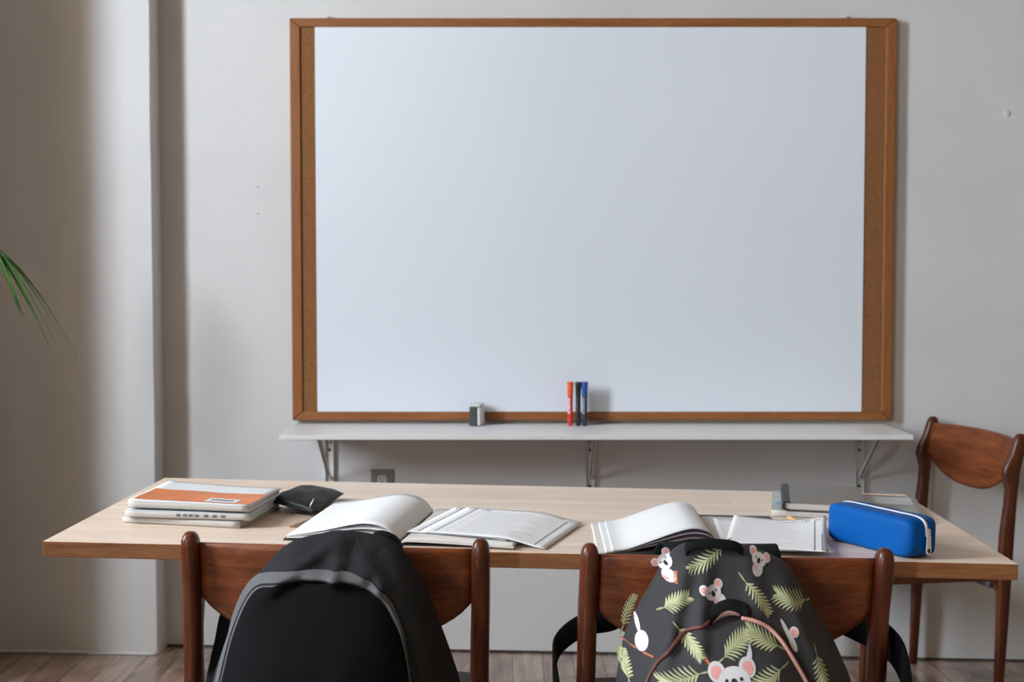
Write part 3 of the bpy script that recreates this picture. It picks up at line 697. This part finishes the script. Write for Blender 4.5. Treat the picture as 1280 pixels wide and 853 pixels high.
b = MB(); b.grid(lambda a, c: top3(lerp(.02, .985, a), lerp(.06, .60, c)) + Vector((0, 0, .0004)), 16, 12); b.build('orange_band', M['orange'], tc)
b = MB(); b.grid(lambda a, c: top3(lerp(.60, .86, a), lerp(.09, .27, c)) + Vector((0, 0, .0008)), 8, 4, 0); lb = b.build('sticker', M['whitecov'], tc)
b = MB()
for i in range(7): b.grid(lambda a, c: top3(lerp(.635 + i * .027, .655 + i * .027, a), lerp(.16, .215, c)) + Vector((0, 0, .0011)), 1, 1)
b.build('sticker_print', M['ink'], tc)

# wooden ruler, black pouch
b = MB(); b.box(-.013, .013, -.146, .150, 0, .0018); o = b.build('ruler', [M['kraft'], M['ink']], None, .0006, 1); o.matrix_world = on_table(-.380, -.048, -15, .0003); tag(o, 'brown wooden ruler lying under the black pouch', 'ruler')
pc = thing('pencil_pouch', 'black leatherette zip pouch lying beside the stack of textbooks', 'pencil pouch', on_table(-.441, .016, 0, .0040))
quad = [Vector((-.062, -.035)), Vector((.043, -.108)), Vector((.060, .112)), Vector((-.022, .092))]
def pouch(a, c, top):
    p = quad[0].lerp(quad[1], a).lerp(quad[3].lerp(quad[2], a), c)
    e = (max(0, 1 - abs(2 * a - 1) ** 2.6) * max(0, 1 - abs(2 * c - 1) ** 2.6)) ** .55
    sag = .004 * noise.noise((p.x * 30, p.y * 22, 1.7)) * e
    lift = .009 * (1 - a) ** 1.5
    z = .007 + lift + (.021 * e + sag if top else -.0065 * e - lift * e * .4)
    return Vector((p.x, p.y, z))
b = MB(); n = 26
loop = [(i / n, 0) for i in range(n)] + [(1, j / n) for j in range(n)] + [(1 - i / n, 1) for i in range(n)] + [(0, 1 - j / n) for j in range(n)]
b.grid(lambda a, c: pouch(a, c, True), n, n); b.grid(lambda a, c: pouch(a, c, False), n, n); b.build('body', M['leather'], pc)
b = MB(); b.tube([pouch(a, 0, True) + Vector((-.001, -.002, .0008)) for a in [i / 20 for i in range(1, 20)]], .0022, 8); b.build('zip_seam', M['leather'], pc)
b = MB(); b.tube([pouch(.86, .02, True) + Vector(q) for q in ((0, -.004, .002), (.001, -.007, .007), (.004, -.006, .013), (.006, -.001, .018))], .0012, 6); b.build('zip_pull', M['pull'], pc)

# ------------------------------------------------------------------ open notebooks
def leaf(b, prof, L, skew, z_off=0, thick=.0004, mi=0, v0=0., nv=10, twist=0.):
    """curved sheet: prof = [(u,z)...] across, L along the gutter (+y)"""
    c = catmull([(u, 0, z) for u, z in prof], 8); n = len(c) - 1
    def fn(a, q):
        p = c[min(n, int(round(a * n)))]; y = v0 + L * q
        return Vector((p.x, y + (skew(p.x) if callable(skew) else skew * abs(p.x)), p.z + z_off + twist * q * abs(p.x)))
    b.grid(fn, n, nv, mi, thick); return fn
nb = thing('open_notebook', 'open notebook with an arched blank page behind the black backpack', 'notebook', on_table(-.2205, -.318, -6.2), 'open notebooks')
L1 = .300
b = MB(); leaf(b, [(-.199, .0026), (-.1, .0024), (0, .0022), (.1, .0024), (.186, .0026)], L1 + .006, lambda u: max(0, u) * .12, 0, .0020, 0, -.003); b.build('cover', M['cover'], nb)
b = MB(); leaf(b, [(-.004, .006), (-.03, .016), (-.07, .0175), (-.13, .0105), (-.194, .0062)], L1, 0, 0, .0028, 0, 0, 10); b.build('page_block', [M['paper2']], nb)
b = MB(); leaf(b, [(-.003, .008), (-.022, .027), (-.052, .0345), (-.085, .031), (-.14, .018), (-.193, .0085)], L1, 0, 0, .0010, 0, 0, 10, .03); b.build('page', M['paper'], nb)
b = MB(); leaf(b, [(-.003, .007), (-.025, .0215), (-.06, .0255), (-.10, .021), (-.15, .0125), (-.193, .0075)], L1, 0, 0, .0006, 0, 0); b.build('page', M['paper'], nb)
b = MB(); leaf(b, [(.003, .0075), (.012, .0105), (.05, .0108), (.12, .0095), (.19, .0075)], L1, 0, 0, .0045, 0, 0); b.build('page_block', M['paper2'], nb)
nb = thing('open_notebook', 'open notebook with curled pages behind the koala backpack', 'notebook', on_table(.310, -.272, .5), 'open notebooks')
L2 = .270
b = MB(); leaf(b, [(-.17, .0026), (-.1, .0026), (0, .0022), (.07, .0024), (.138, .0026)], L2 + .036, lambda u: .46 * u - .03 if u < 0 else -.03 * u, 0, .0020, 0, -.003); b.build('cover', M['cover'], nb)
for k, (w, zt, m, sk) in enumerate(((-.180, .0345, 'paper', -.43), (-.170, .0305, 'purple', -.43), (-.192, .0265, 'paper', -.43), (-.168, .0220, 'purple', -.43), (-.206, .0180, 'paper2', -.43))):
    b = MB(); leaf(b, [(-.002, .006), (-.014, zt * .75), (-.042, zt), (-.075, zt * .86), (-.125, zt * .42 + .001), (-.158, .0068 - k * .0008), (w, .0060 - k * .0008)], L2, sk, 0, .0007, 0, 0); b.build('page', M[m], nb)
b = MB(); leaf(b, [(.002, .006), (.012, .0085), (.05, .0080), (.10, .0070), (.134, .0058)], L2 - .02, -.05, 0, .003, 0, 0); b.build('page_block', M['paper2'], nb)

# ------------------------------------------------------------------ worksheets
def worksheet(label, mat, w, d, zfn, marks, group='printed worksheets'):
    t = MB(); fn = lambda a, c: Vector((lerp(-w / 2, w / 2, a), lerp(-d / 2, d / 2, c), zfn(a, c)))
    t.grid(fn, 18, 18, 0, .0003)
    for (a0, c0, a1, c1, wd, mi) in marks:
        n = 8; dx, dy = a1 - a0, c1 - c0; l = math.hypot(dx * w, dy * d) or 1; nx, ny = -dy * d / l * wd / w, dx * w / l * wd / d; rs = []
        for i in range(n + 1):
            a, c = lerp(a0, a1, i / n), lerp(c0, c1, i / n)
            rs.append([fn(a + nx * .5, c + ny * .5) + Vector((0, 0, .0004)), fn(a - nx * .5, c - ny * .5) + Vector((0, 0, .0004))])
        t.rings(rs, False, mi, True, False)
    o = t.build('worksheet', [M['paper'], M['ink'], M['inkl']], None); o.matrix_world = mat; return tag(o, label, 'worksheet', group)
def circle_marks(cx, cy, r, asp, n=9, wd=.0011, mi=1):
    P = [(cx + r * math.cos(2 * PI * k / n), cy + r * asp * math.sin(2 * PI * k / n)) for k in range(n + 1)]
    return [(*P[k], *P[k + 1], wd, mi) for k in range(n)]
base_marks = [(.10, .04, .10, .97, .0014, 1), (.90, .04, .90, .90, .0014, 1), (.62, .935, .80, .935, .0011, 1)]
base_marks += circle_marks(.07, .93, .03, .8) + circle_marks(.19, .92, .035, .7) + circle_marks(.22, .91, .02, .7) + circle_marks(.93, .92, .02, .8) + circle_marks(.84, .94, .018, .8)
for i in range(9): base_marks.append((.165, .80 - i * .085, .185, .80 - i * .085, .0016, 1))
rr = random.Random(3)
for i in range(13):
    y = .84 - i * .06; base_marks.append((.24, y, .24 + rr.uniform(.35, .58), y, .0012, 2))
sz1 = lambda a, c: .0148 - .0135 * smooth((a - .62) / .42) + .0015 * c
worksheet('lower of two printed worksheets overlapping on the open notebook page', on_table(-.097, -.160, -14.5, .0003), .176, .262, lambda a, c: .0128 - .010 * smooth((a - .8) / .5), base_marks)
worksheet('upper of two printed worksheets, its corner drooping past the notebook onto the table', on_table(-.052, -.183, -15.5, .0012), .220, .250, sz1, base_marks)
marks2 = [(.88, .02, .88, .93, .0014, 1), (.955, .02, .955, .5, .0014, 1), (.50, .90, .70, .90, .0016, 1)] + circle_marks(.80, .92, .02, .7) + circle_marks(.77, .91, .03, .8) + circle_marks(.92, .92, .02, .8)
for i in range(11): marks2.append((.10, .86 - i * .075, .10 + rr.uniform(.4, .68), .86 - i * .075, .0008, 2))
for i in range(7): marks2.append((.15 + i * .05, .945 - .01 * (i % 2), .18 + i * .05, .945, .0008, 1))
sz2 = lambda a, c: .0112 + c ** 2 * (.013 * max(0, (2 * a - .9) / 1.1) ** 2 + .006 * (1 - a) ** 3) + .001 * a
worksheet('single curled worksheet lying on the open notebook between the koala backpack and the blue case', on_table(.4215, -.203, -11, .0008), .165, .272, sz2, marks2)
worksheet('worksheet peeking out beneath the curled one beside the blue case', on_table(.408, -.208, -3, 0), .178, .262, lambda a, c: .0105 + .0035 * c * c * (2 * a - 1) ** 2, [(.95, .02, .95, .9, .0014, 1)])

# ------------------------------------------------------------------ right rear stack
t, topm, mc, sp = soft_book('magazine', 'glossy olive-grey magazine lying under the taupe notebook', 'magazine', on_table(.612, .137, -10, .0005), .285, .245, .0125, M['green'], M['pages'], 0)
b = MB(); rr2 = random.Random(5)
b.grid(lambda a, c: topm(lerp(.30, .96, a), lerp(.55, .93, c)) + Vector((0, 0, .0003)), 8, 8); b.build('cover_picture', M['greycov'], mc)
nt_ = thing('notebook', 'closed taupe notebook with a black binding, topmost on the magazine', 'notebook', on_table(.566, .133, -9, .0150))
w, d, h = .155, .232, .0155
b = MB(); b.box(-w / 2 + .004, w / 2 - .002, -d / 2 + .002, d / 2 - .002, .002, h - .002); b.build('page_block', M['pages'], nt_)
for z0 in (0, h - .002):
    b = MB(); b.box(-w / 2 + .0115, w / 2, -d / 2, d / 2, z0, z0 + .002); b.build('cover_board', M['taupe'], nt_, .0006, 1)
b = MB(); b.prism([(-w / 2 + .0125, h + .0005), (-w / 2, h + .0005), (-w / 2 - .003, h * .5), (-w / 2, -.0003), (-w / 2 + .0125, -.0003), (-w / 2 + .0125, .002), (-w / 2 + .003, .0025), (-w / 2 + .003, h - .0025), (-w / 2 + .0125, h - .002)], 'y', -d / 2 - .0012, d / 2 + .0005); b.build('binding', M['cover'], nt_, .0008, 1)
b = MB(); b.box(-w / 2 - .014, -w / 2 + .004, -.075, -.055, .004, .0046); b.build('page_tab', M['tabblue'], nt_)
pn = thing('pencil', 'short yellow pencil poking out between the worksheet and the magazine', 'pencil', on_table(.484, -.022, 10, .0045))
b = MB(); b.rings([[(.0036 * math.cos(k * PI / 3), y, .0036 * math.sin(k * PI / 3)) for k in range(6)] for y in (-.075, .034)], True, 0, False); b.build('shaft', M['yellow'], pn)
b = MB(); b.rings([[(r * math.cos(k * PI / 3), y, r * math.sin(k * PI / 3)) for k in range(6)] for r, y in ((.0034, .034), (.0012, .043), (.0004, .046))], True, 0, False); b.build('tip', M['kraft'], pn)

# ------------------------------------------------------------------ blue pencil case
cs = thing('pencil_case', 'royal blue box-shaped pencil case with a white zip on the right of the table', 'pencil case', on_table(.5885, -.241, -59.2))
LX, LY, LZ = .1015, .0350, .0665
def sq_pt(th, hy, hz, e):
    c, s_ = math.cos(th), math.sin(th)
    return hy * math.copysign(abs(c) ** e, c), hz * math.copysign(abs(s_) ** e, s_)
b = MB(); rs = []
for i in range(41):
    t_ = -1 + 2 * i / 40; xx = math.copysign(1 - (1 - abs(t_)) ** 2.2, t_); k = (1 - abs(xx) ** 10) ** (1 / 4.0)
    k = max(k, .02) if abs(xx) < 1 else .02
    ring = []
    for j in range(48):
        y, z = sq_pt(2 * PI * j / 48, LY * k, LZ / 2 * k, .30); z += LZ / 2
        bulge = .0012 * noise.noise((xx * 3, y * 40, z * 40)); ring.append((xx * LX, y * (1 + .02 * (1 - xx * xx)), max(.0005, z + bulge)))
    rs.append(ring)
b.rings(rs); b.build('body', M['blue'], cs)
def top_path(w):
    P = []
    for i in range(60):
        xx = lerp(-.90, 1, i / 59); xx = 1 - (1 - xx) ** 1.6 if xx > 0 else xx; z = LZ / 2 * (1 + max(.02, (1 - abs(xx) ** 10) ** (1 / 4.0)))
        if z > LZ - .026: P.append(Vector((xx * LX + .0004 * max(0, xx) , .002, z + .0005)))
    return P + [P[-1] + Vector((.0006, 0, -.004))]
tp_ = top_path(0); b = MB(); b.ribbon(tp_, [Vector((0, .0030, 0))] * len(tp_), .0022); b.build('zip', M['zip'], cs)
b = MB(); b.box(.1015, .1058, -.0022, .0078, LZ - .030, LZ - .017); sl = b.build('zip_slider', M['pull'], cs, .0015, 2)
pts = [(.003 + .0058 * math.cos(a), LZ - .053 + .006 * math.sin(a)) for a in [PI + k * PI / 12 for k in range(13)]] + [(.003 + .0045, LZ - .030), (.003 + .0022, LZ - .024), (.003 - .0022, LZ - .024), (.003 - .0045, LZ - .030)]
b = MB(); b.prism(pts, 'x', .1050, .1068); pu = b.build('zip_pull', M['pull'], cs, .0005, 1)
b = MB(); b.rings([[(x, .003 + .0034 * math.cos(k * PI / 8), LZ - .0525 + .0038 * math.sin(k * PI / 8)) for k in range(16)] for x in (.1069, .10705)]); b.build('pull_hole', M['hole'], pu)

# ------------------------------------------------------------------ potted palm by the window, one frond reaching into view
pp = thing('potted_palm', 'green palm frond reaching in from the left in front of the pillar', 'palm', T(-1.66, -.95, .03))
b = MB(); b.lathe([(.10, 0), (.115, .02), (.145, .24), (.155, .25), (.155, .28), (.138, .28), (.132, .25)], 28); b.build('pot', M['pot'], pp)
b = MB(); b.lathe([(.131, .245), (.08, .252), (.01, .255)], 20); b.build('soil', M['soil'], pp)
def frond(pts, leaves, rad=.004):
    b = MB(); c = catmull([Vector(p) for p in pts], 8); b.tube(c, [lerp(rad, rad * .35, i / (len(c) - 1)) for i in range(len(c))], 8, 1)
    for (t_, d, L, w, droop) in leaves:
        p = c[min(len(c) - 1, int(t_ * (len(c) - 1)))]; d = Vector(d).normalized(); sd = d.cross(Vector((0, .35, 1))).normalized(); n = 10; rs = []
        for i in range(n + 1):
            s_ = i / n; q = p + d * L * s_ + Vector((0, 0, -droop * L * s_ * s_)); hw = w * (.45 + .55 * math.sin(PI * min(1, s_ * 1.15 + .1))) * (1 - s_ ** 3) + .0003
            rs.append([q - sd * hw, q + Vector((0, 0, -.25 * hw)), q + sd * hw])
        b.rings(rs, False, 0, True, False)
    o = b.build('frond', [M['frond'], M['stem']], pp); m_ = o.modifiers.new('t', 'SOLIDIFY'); m_.thickness = .0005
frond([(0, 0, .25), (.03, .06, .70), (.09, .22, 1.08), (.16, .36, 1.225), (.21, .42, 1.245), (.25, .45, 1.232)],
      [(.93, (.62, .02, -.45), .20, .0165, .55), (.95, (.55, -.05, -.60), .235, .0185, .35), (.97, (.50, .05, -.78), .25, .0180, .25), (.99, (.68, .03, -.55), .265, .0155, .50), (.90, (.42, .0, -.85), .22, .0165, .2), (.96, (.35, -.05, -.95), .20, .0140, .1), (.60, (.3, -.5, .5), .2, .012, .6), (.50, (-.3, .6, .3), .2, .012, .6), (.42, (-.2, -.7, .3), .2, .012, .6)])
frond([(0, 0, .25), (-.03, -.05, .7), (-.12, -.15, 1.15), (-.25, -.3, 1.4)], [(k / 12, (-.6, -.5 + (k % 2), .3), .3, .009, .5) for k in range(5, 13)])
frond([(0, 0, .25), (-.08, .04, .6), (-.22, .05, .95), (-.40, .02, 1.1)], [(k / 12, (-.6, -.5 + (k % 2), .3), .28, .009, .5) for k in range(5, 13)])

# ------------------------------------------------------------------ light
def area(name, loc, target, sx, sy, e, col, spread=180):
    l = bpy.data.lights.new(name, 'AREA'); l.shape = 'RECTANGLE'; l.size = sx; l.size_y = sy; l.energy = e; l.color = col; l.spread = R(spread)
    o = bpy.data.objects.new(name, l); C.objects.link(o); o.location = loc
    d = Vector(target) - Vector(loc); o.rotation_euler = d.to_track_quat('-Z', 'Y').to_euler(); return o
area('daylight_near_window', (-3.16, -2.75, 2.55), (0, -2.75, 2.2), .68, 2.1, 212, (.85, .93, 1.0))
area('daylight_far_window', (-3.16, -6.5, 1.75), (0, -6.5, 1.75), 1.2, 2.0, 450, (.84, .925, 1.0))
w = bpy.data.worlds.new('World'); bpy.context.scene.world = w; w.use_nodes = True
w.node_tree.nodes['Background'].inputs['Color'].default_value = (1.0, .84, .66, 1); w.node_tree.nodes['Background'].inputs['Strength'].default_value = .08

# ------------------------------------------------------------------ camera
cam = bpy.data.cameras.new('camera'); co = bpy.data.objects.new('camera', cam); C.objects.link(co)
cam.sensor_width = 36; cam.lens = 36 * 1690 / 1280; cam.clip_start = .05
co.location = (0, -4.2429, 1.195); co.rotation_euler = (R(90 - 2.761), 0, 0)
cam.dof.use_dof = True; cam.dof.focus_distance = 2.35; cam.dof.aperture_fstop = 6.3
sc = bpy.context.scene; sc.camera = co
vs = sc.view_settings; vs.view_transform = 'Standard'; vs.look = 'None'; vs.exposure = .09; vs.gamma = 1; vs.use_curve_mapping = False
